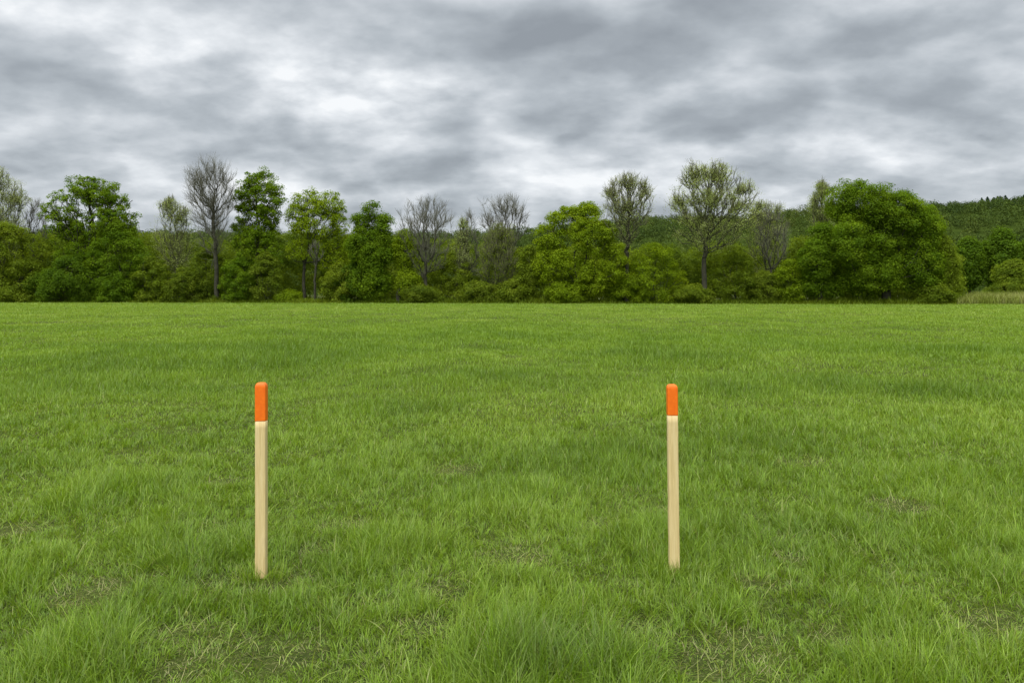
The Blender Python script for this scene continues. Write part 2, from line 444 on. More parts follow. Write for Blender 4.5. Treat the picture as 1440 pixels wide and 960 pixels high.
def make_tree(name, label, cat, tx, x0, x1, ytop, ybot, Y, prof='round', mat=M_FRESH, bark=BARK, fork=0.3, nb=260, leaves=60,
              rb=0.95, lsize=0.26, shell=0.55, bf=0.45, curve=0.25, trunk_r=0.28, twigs=0, twmat=None, depth=0.8, seed=1, group=None,
              inner=0, lobes=0.16, twl=1.0, flat=0.75, wood_min=0.025, twig_r=0.014, ground=True, var_c=0.5, var_s=0.22, gap=0.0, leafup=0.6, leader=0.0, lob=None, soft=0.0):
    rng = np.random.default_rng(seed * 7919 + 13)
    s = Y / FPX
    bx = (tx - 720) * s
    X0 = (x0 - 720) * s - bx; X1 = (x1 - 720) * s - bx
    H = W(0, ytop, Y)[1]; zb = max(0.0, W(0, ybot, Y)[1])
    hw = (X1 - X0) / 2; cxm = (X0 + X1) / 2
    root = empty(name, (bx, Y, 0), label, cat, group)
    pt = np.array(PROF[prof])
    ph = rng.uniform(0, 2 * pi, 6)

    def env(t, a):
        r = np.interp(t, pt[:, 0], pt[:, 1])
        l = 1 + lobes * (np.sin(2 * a + ph[0] + 3 * t) * 0.5 + np.sin(3 * a + ph[1] - 5 * t) * 0.5 + np.sin(5 * a + 9 * t + ph[2]) * 0.45)
        return r * l

    ch = H - zb
    # clump centres
    def base_sample(n, sh):
        t = rng.uniform(0, 1, n * 4); a = rng.uniform(0, 2 * pi, n * 4)
        w = env(t, a); k = rng.uniform(0, 1.3, n * 4) < w ** 1.3 + 0.05 + 0.25 * smooth(0.72, 0.85, t)
        t, a = t[k][:n], a[k][:n]
        m = len(t)
        rr = sh + (1 - sh) * rng.uniform(0, 1, m) ** 0.6
        rr = np.where(t > 0.78, rng.uniform(0, 1, m) ** 0.5, rr)
        e = env(t, a)
        shrink = np.clip(1 - rb * 0.75 / np.maximum(e * hw, 0.3), 0.15, 1)
        x = np.cos(a) * e * hw * rr * shrink; y = np.sin(a) * e * hw * depth * rr * shrink
        zz = zb + rb * 0.5 * (zb > 0.3) + t * (ch - rb * (0.9 if leaves else 0.2) - rb * 0.5 * (zb > 0.3))
        ax = cxm * smooth(0, 0.45, np.clip((zz - zb * 0.5) / max(H - zb * 0.5, 1), 0, 1))
        return np.stack([x + ax, y, np.maximum(zz, 0.15)], 1), t
    def lobed(n, sh):
        Lb = np.array(lob, float)
        wgt = Lb[:, 2] * Lb[:, 3] * np.sqrt(Lb[:, 2]); wgt /= wgt.sum()
        out = []
        tot = 0
        while tot < n:
            i = rng.choice(len(Lb), n, p=wgt)
            d = rng.normal(0, 1, (n, 3)); d /= np.linalg.norm(d, axis=1, keepdims=True)
            rr = (sh + (1 - sh) * rng.uniform(0, 1, n)) ** 0.75
            rx = np.maximum(Lb[i, 2] * s - rb * 0.7 * (leaves > 0), 0.15); rz = np.maximum(Lb[i, 3] * s - rb * 0.55 * (leaves > 0), 0.15)
            ry = np.maximum(0.85 * depth * (0.55 * hw + 0.45 * rx) , 0.15)
            c = np.stack([(Lb[i, 0] - 720) * s - bx, lobe_y[i] , CAM_H - (Lb[i, 1] - HOR) * s], 1)
            q = c + d * rr[:, None] * np.stack([rx, ry * 0.75, rz], 1)
            # thin out what lies deep inside a neighbouring lobe
            deep = np.zeros(n)
            for k in range(len(Lb)):
                e = ((q[:, 0] - ((Lb[k, 0] - 720) * s - bx)) / (Lb[k, 2] * s)) ** 2 + ((q[:, 2] - (CAM_H - (Lb[k, 1] - HOR) * s)) / (Lb[k, 3] * s)) ** 2 + ((q[:, 1] - lobe_y[k]) / (ry + .3)) ** 2
                deep = np.maximum(deep, (e < 0.35) & (i != k))
            keep = (deep < .5) | (rng.uniform(0, 1, n) < (0.55 if sh > 0.4 else 1))
            q = q[keep & (q[:, 2] > 0.1)]
            out.append(q); tot += len(q)
        return np.concatenate(out)[:n], None
    sample = base_sample
    if lob:
        lobe_y = rng.uniform(-0.35, 0.35, len(lob)) * hw * depth
        def mixed(n, sh):
            if not soft: return lobed(n, sh)
            m = int(n * soft); return np.concatenate([lobed(n - m, 0.0)[0], base_sample(m, sh)[0]]), None
        sample = mixed
    B, tB = sample(nb, shell)
    if gap > 0:
        g = np.sin(B[:, 0] * 1.7 + ph[3]) * np.sin(B[:, 2] * 1.5 + ph[4]) * np.sin(B[:, 1] * 1.3 + ph[5])
        k = g > -gap * 0 - (1 - gap) * 0.6
        k = k | (rng.uniform(0, 1, len(B)) < 0.3); B = B[k]
    I, _ = sample(max(40, inner or nb // 2), 0.05)
    P = np.concatenate([B, I])
    # ---- skeleton in "straight" space
    fk = fork * H
    fkx = 0.0
    R = max(hw, 1.0)
    def warp_inv(p):
        q = p.copy(); r2 = ((p[:, 0]) ** 2 + p[:, 1] ** 2) / R
        q[:, 2] = p[:, 2] - curve * r2; return q
    def warp(p):
        q = p.copy(); r2 = ((p[:, 0]) ** 2 + p[:, 1] ** 2) / R
        q[:, 2] = p[:, 2] + curve * r2; return q
    Pw = warp_inv(P)
    zc = min(fk, H * 0.8)
    nodes = [np.array([[0, 0, zc]])]
    nlead = 6
    lead_top = zc + leader * (H - zc)
    N = np.zeros((len(P) + 1 + nlead, 3)); N[0] = (0, 0, zc)
    par = np.full(len(N), -1); pl = np.zeros(len(N)); cnt = 1
    if leader > 0:
        for k in range(nlead):
            N[cnt] = (rng.normal(0, .12) + cxm * 0.4 * (k + 1) / nlead, rng.normal(0, .12), zc + (lead_top - zc) * (k + 1) / nlead)
            par[cnt] = cnt - 1; pl[cnt] = pl[cnt - 1] + np.linalg.norm(N[cnt] - N[cnt - 1]) * 0.6; cnt += 1
    order = np.argsort(np.linalg.norm(Pw - N[0], axis=1))
    for k in order:
        p = Pw[k]
        dd = np.linalg.norm(N[:cnt] - p, axis=1)
        up = np.clip(N[:cnt, 2] - p[2], 0, None)
        j = int(np.argmin(dd + bf * pl[:cnt] + 0.8 * up))
        N[cnt] = p; par[cnt] = j; pl[cnt] = pl[j] + dd[j]; cnt += 1
    N = N[:cnt]; par = par[:cnt]
    desc = np.ones(cnt)
    for k in range(cnt - 1, 0, -1): desc[par[k]] += desc[k]
    rad = np.maximum(wood_min, trunk_r * 0.8 * (desc / desc[0]) ** 0.5)
    # subdivide edges and warp back
    k = np.arange(1, cnt); a = N[par[k]]; b = N[k]
    ln = np.linalg.norm(b - a, axis=1)
    mid = (a + b) / 2 + rng.normal(0, 1, a.shape) * (ln * 0.035)[:, None]
    A3, M3, B3 = warp(a), warp(mid), warp(b)
    rp = np.minimum(rad[par[k]], rad[k] * 1.35); rk = rad[k]
    segP = np.concatenate([A3, M3]); segQ = np.concatenate([M3, B3])
    r0 = np.concatenate([rp, (rp + rk) / 2]); r1 = np.concatenate([(rp + rk) / 2, rk])
    # trunk
    nk = 7; tz = np.linspace(-0.15, zc, nk + 1)
    wob = np.cumsum(rng.normal(0, 0.05, (nk + 1, 2)), 0) * 0.8; wob -= wob[-1] * np.linspace(0, 1, nk + 1)[:, None]
    tp = np.stack([wob[:, 0], wob[:, 1], tz], 1)
    tr = trunk_r * (1 - 0.22 * np.linspace(0, 1, nk + 1)); tr[0] *= 1.35
    V1, F1 = tubes(tp[:-1], tp[1:], tr[:-1], tr[1:], 9)
    big = np.maximum(r0, r1) > 0.06
    V2, F2 = tubes(segP[big], segQ[big], r0[big], r1[big], 6) if big.any() else (np.zeros((0, 3)), np.zeros((0, 4), int))
    V3, F3 = tubes(segP[~big], segQ[~big], r0[~big], r1[~big], 4)
    V = np.concatenate([V1, V2, V3]); F = np.concatenate([F1, F2 + len(V1), F3 + len(V1) + len(V2)])
    mesh_obj('trunk', V, F, mat=bark, parent=root, shade_smooth=True)
    # ---- crown
    cen = np.array([cxm, 0, zb + ch * 0.45])
    if twigs:
        tips = warp(N[1:]); n = len(tips)
        dirp = warp(N[1:]) - warp(N[par[1:]]); dirp /= np.linalg.norm(dirp, axis=1, keepdims=True) + 1e-9
        T = np.repeat(tips, twigs, 0); D = np.repeat(dirp, twigs, 0)
        back = rng.uniform(0, 1, len(T))[:, None]
        T = T - np.repeat(warp(N[1:]) - warp(N[par[1:]]), twigs, 0) * back * 0.8
        out = T - np.array([cxm * 0.6, 0, zc]); out /= np.linalg.norm(out, axis=1, keepdims=True)
        D = D * 0.6 + out * 0.7 + rng.normal(0, 0.42, D.shape) + np.array([0, 0, 0.30])
        D /= np.linalg.norm(D, axis=1, keepdims=True)
        LL = (twl * rng.uniform(0.45, 1.15, len(T)))[:, None]
        m1 = T + D * LL * 0.5
        D2 = D + rng.normal(0, 0.22, D.shape) + np.array([0, 0, 0.22]); D2 /= np.linalg.norm(D2, axis=1, keepdims=True)
        e1 = m1 + D2 * LL * 0.5
        D3 = D + rng.normal(0, 0.5, D.shape); D3 /= np.linalg.norm(D3, axis=1, keepdims=True)
        e2 = m1 + D3 * LL * 0.42
        rr = np.full(len(T), twig_r)
        Va, Fa = tubes(np.concatenate([T, m1, m1]), np.concatenate([m1, e1, e2]),
                       np.concatenate([rr * 1.1, rr * .85, rr * .75]), np.concatenate([rr * .85, rr * .45, rr * .4]), 3)
        tw = mesh_obj('crown' if not leaves else 'twigs', Va, Fa, mat=twmat or TWIG, parent=root)
    if leaves:
        n = len(B) * leaves
        cb = np.repeat(B, leaves, 0)
        rbv = rb * rng.uniform(0.6, 1.25, len(B))
        rr = np.repeat(rbv, leaves)[:, None]
        dirs = rng.normal(0, 1, (n, 3)); dirs /= np.linalg.norm(dirs, axis=1, keepdims=True)
        outc = cb - cen; outc /= np.linalg.norm(outc, axis=1, keepdims=True) + 1e-9
        bias = dirs + outc * 0.45 + np.array([0, 0, 0.35]); bias /= np.linalg.norm(bias, axis=1, keepdims=True)
        rad_ = rng.uniform(0.15, 1.08, (n, 1)) ** 0.55
        pos = cb + bias * rr * rad_ * np.array([1, 1, flat])
        pos[:, 2] = np.maximum(pos[:, 2], 0.05)
        nrm = bias + rng.normal(0, 0.55, (n, 3)) + np.array([0, 0, leafup])
        cv = np.repeat(np.clip(rng.normal(var_c, var_s, len(B)), 0, 1), leaves)
        var = np.stack([np.clip(cv + rng.normal(0, 0.12, n), 0, 1), rng.uniform(0, 1, n)], 1)
        Vl, Ql, Al = leaf_quads(rng, pos, nrm, lsize * rng.uniform(0.6, 1.25, n), var)
        mesh_obj('crown', Vl, Ql, mat=mat, parent=root, attr=Al)
    return root


def edge_depth(px):      # how far away the field ends, photo column by column
    return 91.0 - 13.0 * px / 1440.0


SEED = [0]
def T(label, tx, x0, x1, ytop, ybot, dy=2.0, name='tree', cat='tree', **kw):
    SEED[0] += 1
    kw.setdefault('seed', SEED[0])
    return make_tree(name, label, cat, tx, x0, x1, ytop, ybot, edge_depth((x0 + x1) / 2) + dy, **kw)


def bare(label, tx, x0, x1, ytop, ybot, dy=3.0, **kw):
    d = dict(soft=0.4, leaves=0, twigs=6, nb=220, shell=0.45, bf=0.6, curve=0.22, wood_min=0.015, twig_r=0.009, prof='vase', rb=0.4, lobes=0.12, twl=1.15, bark=BARK, name='bare_tree')
    d.update(kw); return T(label, tx, x0, x1, ytop, ybot, dy, **d)


def sparse(label, tx, x0, x1, ytop, ybot, dy=3.0, **kw):
    d = dict(soft=0.45, leaves=46, twigs=4, nb=430, shell=0.35, bf=0.55, curve=0.2, wood_min=0.018, prof='vase', rb=0.85, lsize=0.062, mat=M_PALE,
             twmat=TWIG_OLIVE, name='budding_tree', lobes=0.15, twl=0.9, bark=BARK)
    d.update(kw); return T(label, tx, x0, x1, ytop, ybot, dy, **d)


def dense(label, tx, x0, x1, ytop, ybot, dy=2.0, **kw):
    d = dict(leaves=185, nb=320, shell=0.5, prof='dome', rb=0.9, lsize=0.097, name='leafy_tree')
    d.update(kw); return T(label, tx, x0, x1, ytop, ybot, dy, **d)


def bush(label, x0, x1, ytop, dy=0.5, **kw):
    w = x1 - x0
    d = dict(leaves=140, nb=int(30 + w * 1.3), shell=0.45, prof='dome', rb=0.65, lsize=0.09, name='bush', fork=0.08, trunk_r=0.09,
             bf=0.5, depth=0.8, cat='bush', group='bushes along the far edge of the field', lobes=0.2, wood_min=0.012)
    d.update(kw); return T(label, (x0 + x1) / 2, x0, x1, ytop, 424, dy, **d)


def build_trees():
    # ---- the named trees, left to right
    sparse('budding pale grey-green tree cut by the left edge of the photo, taller than its neighbours', 2, -70, 46, 230, 372, 6, lob=[(-10, 266, 36, 36), (24, 285, 22, 32), (8, 322, 40, 35)], nb=650, fork=.25, trunk_r=.3, prof='oval')
    dense('bushy mid-green tree at the far left edge, in front of the budding one', 18, -55, 66, 308, 424, 1.5, mat=M_OLIVE, nb=260, var_c=.65, fork=.12)
    bare('thin small leafless tree between the left edge and the big round-crowned tree', 50, 28, 72, 284, 370, 9, nb=90, trunk_r=.14, fork=.45)
    T('big round-crowned fresh green tree with dark limbs showing through, left part of the row', 130, 62, 192, 246, 372, 3.5, lob=[(122, 274, 40, 30), (150, 281, 37, 29), (86, 302, 21, 22), (176, 318, 27, 30), (102, 312, 36, 24), (130, 335, 50, 25), (128, 362, 55, 34), (92, 322, 28, 26), (158, 310, 45, 34)], name='leafy_tree',
      prof='round', soft=.25, nb=800, leaves=85, shell=.35, rb=.58, lsize=.10, fork=.34, trunk_r=.46, curve=.10, bf=.55, lobes=.10, inner=200, gap=.0, wood_min=.035)
    dense('dense green growth leaning against the right side of the big round-crowned tree', 168, 120, 210, 305, 424, 2.2, mat=M_FRESH, var_c=.3, fork=.2, nb=230, prof='skew')
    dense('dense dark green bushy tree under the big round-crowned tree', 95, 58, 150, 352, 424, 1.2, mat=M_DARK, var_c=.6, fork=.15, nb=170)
    sparse('small slender budding tree with pale yellow-green buds just left of the tall leafless tree', 247, 206, 277, 271, 400, 4, lob=[(239, 293, 19, 21), (251, 310, 26, 25), (248, 348, 28, 34), (262, 300, 14, 14)], nb=300, fork=.3, trunk_r=.16, leaves=40, mat=M_PALE, prof='oval')
    bare('tallest leafless tree, with a long straight trunk and a fan of grey branches', 303, 256, 338, 226, 372, 1.4, lob=[(284, 262, 27, 34), (312, 258, 24, 32), (298, 292, 34, 36), (300, 320, 22, 28)], nb=230, fork=.33, trunk_r=.27, prof='vase', twl=1.5, bark=BARK, leader=.45, twigs=9)
    T('upright fresh green tree right beside the tall leafless tree, gaps low in its crown', 362, 323, 407, 233, 385, 4.0, lob=[(365, 258, 32, 25), (350, 276, 27, 28), (381, 284, 26, 36), (360, 315, 40, 44), (364, 355, 40, 40)], name='leafy_tree', prof='oval',
      nb=560, leaves=85, shell=.4, rb=.60, lsize=.10, fork=.28, trunk_r=.24, gap=.1, leader=.5, lobes=.14, wood_min=.03)
    T('light yellow-green tree with several slim dark trunks below its crown', 428, 397, 497, 262, 372, 4.5, lob=[(432, 284, 28, 22), (462, 290, 26, 24), (419, 306, 22, 28), (450, 318, 42, 28), (478, 312, 17, 30), (472, 360, 25, 38), (425, 350, 24, 24)], name='leafy_tree', prof='dome', mat=M_YELL,
      nb=520, leaves=75, shell=.4, rb=.62, lsize=.09, fork=.34, trunk_r=.20, gap=.05, lobes=.15, wood_min=.028, bf=.6)
    bare('slim dark leaning trunk with thin crown under the yellow-green tree', 443, 430, 458, 340, 378, 1.5, nb=24, trunk_r=.15, fork=.42, twl=.6, twigs=3, name='slim_tree')
    dense('rich green dense tree with a pointed knobbly top in the left centre', 522, 487, 562, 283, 424, 1.5, lob=[(525, 298, 17, 15), (503, 312, 15, 14), (541, 313, 14, 15), (520, 322, 29, 24), (528, 352, 35, 36), (520, 396, 38, 30), (502, 345, 16, 28), (540, 325, 12, 14)], mat=M_FRESH, var_c=.35, prof='skew', nb=300, fork=.2, lobes=.22)
    dense('yellow-green round-shouldered small tree leaning on the right of the pointed green tree', 560, 535, 591, 318, 424, 1.0, lob=[(568, 352, 21, 34), (572, 398, 20, 28)], mat=M_YELL, var_c=.35, nb=150, fork=.15, prof='oval')
    bare('leafless tree with a wide rounded fan of branches, left of the photo centre', 600, 552, 646, 279, 402, 1.6, lob=[(600, 306, 33, 27), (578, 320, 24, 20), (617, 320, 22, 30), (600, 350, 30, 42)], lobes=.06, nb=300, fork=.14, trunk_r=.24, prof='fan', twl=1.0, bf=.55, bark=BARK, curve=.15, twigs=6)
    sparse('small thin budding tree between the two leafless trees near the centre', 648, 634, 668, 301, 400, 4, nb=120, trunk_r=.1, prof='column', leaves=34, fork=.3)
    bare('wispy leafless sapling just right of the small thin budding tree', 658, 646, 676, 302, 390, 5, nb=90, trunk_r=.09, fork=.35, prof='column')
    bare('leafless tree with spreading grey twigs behind the brownish thicket at the centre', 711, 672, 748, 276, 365, 8, lob=[(712, 300, 25, 23), (730, 313, 15, 17), (690, 314, 17, 16), (712, 335, 20, 25)], nb=230, fork=.42, trunk_r=.2, prof='fan')
    sparse('brownish olive twiggy tree, half leafless, at the centre of the row', 702, 664, 738, 308, 415, 3, lob=[(704, 335, 30, 26), (690, 358, 24, 38), (712, 372, 26, 42)], nb=300, mat=M_OLIVE, leaves=34, fork=.12, trunk_r=.14, prof='column', bf=.9, twigs=7)
    dense('broad light yellow-green tree, rounded like a haystack, right of the centre', 818, 745, 884, 278, 424, 1.5, lob=[(774, 335, 28, 32), (797, 314, 36, 30), (828, 308, 29, 29), (835, 335, 37, 38), (785, 378, 38, 42), (835, 388, 42, 36), (862, 368, 22, 36)], mat=M_YELL, var_c=.4, nb=430, prof='skew', fork=.2, lobes=.17, rb=.8)
    sparse('tall half-bare tree with a forked dark trunk above the broad yellow-green tree', 882, 838, 926, 238, 355, 0.6, lob=[(884, 262, 22, 23), (861, 273, 22, 17), (906, 272, 19, 25), (880, 297, 34, 27)], nb=440, fork=.30, trunk_r=.24, leaves=16, bark=BARK, prof='fan', leader=.2)
    sparse('tallest budding tree, broad airy crown over the hill line and a low side limb', 990, 934, 1072, 221, 360, 1.3, lob=[(975, 250, 27, 27), (1010, 248, 29, 27), (1045, 268, 25, 17), (959, 286, 24, 19), (1000, 285, 45, 27), (1037, 291, 30, 15), (992, 312, 36, 24)], nb=650, fork=.31, trunk_r=.30, leaves=48, prof='round', curve=.15, bf=.55, wood_min=.03, lobes=.14, leader=.25)
    sparse('small budding tree with ragged pale green top, right of the tallest budding tree', 1078, 1044, 1106, 275, 400, 6, lob=[(1066, 296, 24, 17), (1090, 297, 17, 15), (1078, 308, 28, 22), (1080, 335, 30, 30)], nb=240, fork=.3, trunk_r=.15, leaves=44, mat=M_PALE, prof='round')
    bare('low brownish leafless tree standing in front of the small ragged budding tree', 1086, 1056, 1118, 300, 385, 2.5, nb=90, fork=.22, trunk_r=.14, prof='fan', bf=.5, twigs=4)
    sparse('slim pale budding tree peeping out at the left shoulder of the massive dense tree', 1156, 1131, 1182, 248, 360, 8, lob=[(1157, 272, 17, 24), (1147, 287, 14, 17), (1160, 302, 20, 24)], nb=260, fork=.4, trunk_r=.16, leaves=44, prof='oval')
    dense('massive dense green tree, widest of the row, at the right', 1245, 1162, 1332, 248, 424, 2.0, lob=[(1190, 285, 27, 35), (1222, 286, 38, 38), (1262, 302, 38, 38), (1298, 322, 30, 38), (1225, 342, 56, 45), (1290, 372, 38, 48), (1182, 342, 28, 40), (1222, 388, 56, 36), (1178, 392, 30, 32)], mat=M_FRESH, var_c=.45, nb=900, leaves=200, prof='mound', fork=.15, rb=0.95, lsize=.098, lobes=.12, trunk_r=.5, shell=.45)
    dense('dense green smaller tree leaning on the left side of the massive one', 1152, 1116, 1188, 308, 424, 1.2, lob=[(1158, 335, 24, 26), (1145, 365, 28, 34), (1150, 398, 34, 26)], mat=M_FRESH, var_c=.3, nb=220, prof='oval', fork=.15)
    dense('grey-green willow-like bushy tree at the right foot of the massive tree', 1326, 1300, 1350, 326, 424, 2.5, mat=M_OLIVE, var_c=.45, nb=170, prof='oval', fork=.15)
    # ---- darker trees set back on the right
    G = 'dark trees set back at the right edge'
    for (a, b, yt, lab) in [(1338, 1388, 330, 'dark green tree set back just right of the massive tree, first of the dark ones'),
                            (1378, 1438, 316, 'dark green tree set back at the right edge, tallest of the dark ones'),
                            (1425, 1490, 322, 'dark green tree set back and cut by the right edge of the photo')]:
        dense(lab, (a + b) / 2, a, b, yt, 408, 42, mat=M_DARK, var_c=.5, nb=230, leaves=130, lsize=.17, rb=1.3, group=G, fork=.15, prof='oval')
    dense('lower yellow-green tree set back between dark trees and pale reeds at the right edge', 1425, 1398, 1456, 362, 408, 30, mat=M_OLIVE, var_c=.4, nb=150, lsize=.14, rb=1.0, fork=.15)
    # ---- bushes
    bl = [
        (-30, 40, 372, M_OLIVE, .4, 'bushy undergrowth at the foot of the leftmost trees'),
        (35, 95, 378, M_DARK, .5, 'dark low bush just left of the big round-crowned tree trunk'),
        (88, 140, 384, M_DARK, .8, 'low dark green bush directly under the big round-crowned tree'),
        (130, 190, 380, M_FRESH, .15, 'low mid-green bush right of the big round-crowned tree trunk'),
        (185, 245, 356, M_OLIVE, .35, 'tall olive bush below the slender budding tree'),
        (225, 290, 372, M_THICK, .55, 'olive bush left of the long straight leafless trunk'),
        (262, 320, 346, M_THICK, .4, 'brownish green bush behind the long straight leafless trunk'),
        (305, 365, 358, M_FRESH, .2, 'green bush right of the long straight leafless trunk'),
        (345, 402, 352, M_THICK, .6, 'green bush under the upright fresh green tree'),
        (385, 425, 405, M_YELL, .3, 'low bright bush at the foot of the slim dark trunks'),
        (452, 502, 366, M_OLIVE, .7, 'yellow-green bush under the right half of the yellow-green tree'),
        (470, 535, 362, M_DARK, .3, 'dark bush at the left foot of the pointed green tree'),
        (560, 625, 396, M_THICK, .6, 'low bush at the foot of the wide rounded leafless fan tree'),
        (606, 665, 352, M_OLIVE, .55, 'loose olive bush right of the wide rounded leafless fan tree'),
        (640, 706, 392, M_THICK, .7, 'low bush left of the centre at the field edge'),
        (690, 752, 390, M_OLIVE, .55, 'low bush right of the brownish twiggy tree at the centre'),
        (722, 770, 340, M_OLIVE, .45, 'tall green bush between the centre leafless tree and the haystack-shaped tree'),
        (760, 830, 392, M_YELL, .2, 'low bright bush at the left foot of the haystack-shaped tree'),
        (850, 905, 368, M_YELL, .1, 'bush at the right foot of the haystack-shaped tree'),
        (878, 962, 338, M_YELL, .3, 'yellow-green broad bush between the half-bare tree and the tallest budding tree'),
        (940, 1008, 396, M_OLIVE, .6, 'olive bush in front of the trunk of the tallest budding tree'),
        (1000, 1068, 350, M_OLIVE, .3, 'olive bush right of the trunk of the tallest budding tree'),
        (1045, 1100, 378, M_THICK, .7, 'low green bush below the low brownish leafless tree'),
        (1085, 1135, 360, M_YELL, .15, 'yellow-green bush left of the dense trees at the right'),
        (1280, 1345, 392, M_OLIVE, .3, 'low olive bush at the right foot of the massive tree'),
        (1385, 1450, 394, M_THICK, .5, 'bush behind the pale reeds at the right edge'),
    ]
    rg = np.random.default_rng(5)
    for k, (a, b, yt, m, vc, lab) in enumerate(bl):
        dy = 28 if a > 1360 else rg.uniform(0.2, 2.0) if yt > 365 else rg.uniform(1.5, 4.0)
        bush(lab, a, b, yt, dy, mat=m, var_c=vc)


def leaf_mass(name, label, cat, B, rbs, leaves, lsize, mat, seed, var_c=None, flat=0.8):
    rng = np.random.default_rng(seed)
    n = len(B) * leaves
    cb = np.repeat(B, leaves, 0); rr = np.repeat(rbs, leaves)[:, None]
    dirs = rng.normal(0, 1, (n, 3)); dirs[:, 2] += 0.5; dirs[:, 1] -= 0.3
    dirs /= np.linalg.norm(dirs, axis=1, keepdims=True)
    pos = cb + dirs * rr * rng.uniform(0.4, 1.05, (n, 1)) ** 0.6 * np.array([1, 1, flat])
    nrm = dirs + rng.normal(0, 0.5, (n, 3)) + np.array([0, 0, 0.4])
    cv = np.repeat(var_c, leaves)
    var = np.stack([np.clip(cv + rng.normal(0, 0.10, n), 0, 1), rng.uniform(0, 1, n)], 1)
    V, Q, A = leaf_quads(rng, pos, nrm, lsize * rng.uniform(0.6, 1.3, n), var, 0.7)
    o = mesh_obj(name, V, Q, mat=mat, attr=A)
    o['kind'] = 'stuff'; o['label'] = label; o['category'] = cat
    return o


def build_backdrop():
    rng = np.random.default_rng(77)
    # thicket filling the wood behind the front row
    n = 4200
    px = rng.uniform(-110, 1350, n); dy = rng.uniform(8, 24, n)
    Y = edge_depth(px) + dy
    top = np.interp(px, [-110, 60, 200, 330, 500, 560, 640, 760, 880, 960, 1040, 1120, 1200, 1350],
                    [324, 326, 330, 332, 328, 332, 338, 345, 350, 346, 342, 338, 345, 350])
    top = top + (fbm(px * 0.03, dy * 0.0, 8, 3) - 0.5) * 26
    X, Z = W(px, top, Y)
    z = 0.3 + Z * rng.uniform(0, 1, n) ** 0.8
    B = np.stack([X, Y, z - 0.6], 1)
    vc = np.clip(fbm(X * 0.25, z * 0.3, 15, 3) * 1.5 - 0.3 + rng.normal(0, 0.1, n), 0, 1)
    leaf_mass('woodland_undergrowth', 'dim green woodland undergrowth filling the space behind the tree row', 'undergrowth', B,
              rng.uniform(0.6, 1.1, n), 95, 0.13, M_THICK, 3, vc)
    # stems standing in that wood
    # ---- hill
    xs = np.linspace(-520, 560, 181); ys = np.concatenate([np.linspace(170, 440, 55), np.linspace(450, 900, 20)])
    Xg, Yg = np.meshgrid(xs, ys)

    def hill_z(X, Y):
        px = 720 + X / 430.0 * FPX
        row = np.interp(px, [-600, 0, 300, 560, 700, 760, 840, 900, 1000, 1100, 1200, 1300, 1380, 1440, 1600, 1900],
                        [334, 334, 335, 334, 330, 326, 316, 311, 309, 303, 300, 294, 288, 281, 262, 250])
        hh = CAM_H - (row - HOR) / FPX * 430.0
        t = smooth(175, 430, Y)
        back = 1 - 0.35 * smooth(440, 900, Y)
        return hh * t * back - 2.0 + (fbm(X * 0.02, Y * 0.02, 4, 2) - 0.5) * 5 * t
    Zg = hill_z(Xg, Yg)
    V = np.stack([Xg.ravel(), Yg.ravel(), Zg.ravel()], 1)
    nx = len(xs)
    i, j = np.meshgrid(np.arange(nx - 1), np.arange(len(ys) - 1)); a = (j * nx + i).ravel()
    hm = noise_mat('hill_floor', [(0.3, (0.030, 0.048, 0.009)), (0.7, (0.050, 0.072, 0.012))], 0.2)
    hm.node_tree.nodes['Principled BSDF'].inputs['Specular IOR Level'].default_value = 0.0
    o = mesh_obj('hill', V, np.stack([a, a + 1, a + nx + 1, a + nx], 1), mat=hm, shade_smooth=True)
    o['kind'] = 'structure'; o['label'] = 'low wooded hill rising to the right'
    # canopy
    n = 3300
    Y = rng.uniform(215, 452, n); X = rng.uniform(-0.74, 0.80, n) * Y
    r = rng.uniform(2.2, 4.6, n)
    z = hill_z(X, Y) + r * 0.4
    vc = np.clip(0.15 + 0.9 * fbm(X * 0.02, Y * 0.03, 25, 3) + rng.normal(0, 0.16, n) - 0.12, 0, 1)
    leaf_mass('hill_forest', 'far green mixed wood covering the hill', 'forest', np.stack([X, Y, z], 1), r, 165, 0.36, M_HILL, 9, vc, 0.95)
    # dark conifers on the ridge, far right
    Vs, Qs, As = [], [], []; off = 0
    pxs = np.concatenate([np.arange(1378, 1475, 2.7) + 3 * np.sin(np.arange(36) * 2.3)[:len(np.arange(1378, 1475, 2.7))], np.array([1332, 1340, 1347, 1130, 1120, 1112, 1062, 1016, 912, 905])])
    for k, p in enumerate(pxs):
        Yk = 436 + rng.uniform(-4, 8); Xk = (p + rng.uniform(-2, 2) - 720) / FPX * Yk
        zb = float(hill_z(np.array([Xk]), np.array([Yk]))[0]); hgt = rng.uniform(3.5, 6.5) if p > 1360 else rng.uniform(2.5, 4.5)
        m = 170
        t = rng.uniform(0, 1, m); aa = rng.uniform(0, 2 * pi, m); rr = (1 - t) ** 0.6 * 1.9 * rng.uniform(.3, 1, m) + .1
        pos = np.stack([Xk + np.cos(aa) * rr, Yk + np.sin(aa) * rr, zb + hgt * (0.15 + 0.85 * t)], 1)
        nr = np.stack([np.cos(aa), np.sin(aa), np.full(m, 0.8)], 1) + rng.normal(0, .3, (m, 3))
        V, Q, A = leaf_quads(rng, pos, nr, rng.uniform(.3, .6, m), np.stack([rng.uniform(0, 1, m)] * 2, 1))
        Vs.append(V); Qs.append(Q + off); As.append(A); off += len(V)
    o = mesh_obj('ridge_conifers', np.concatenate(Vs), np.concatenate(Qs), mat=M_CONIFER, attr=np.concatenate(As))
    o['kind'] = 'stuff'; o['label'] = 'tiny dark conifers along the hill ridge'; o['category'] = 'forest'
    # ---- pale reeds at the right
    n = 15000
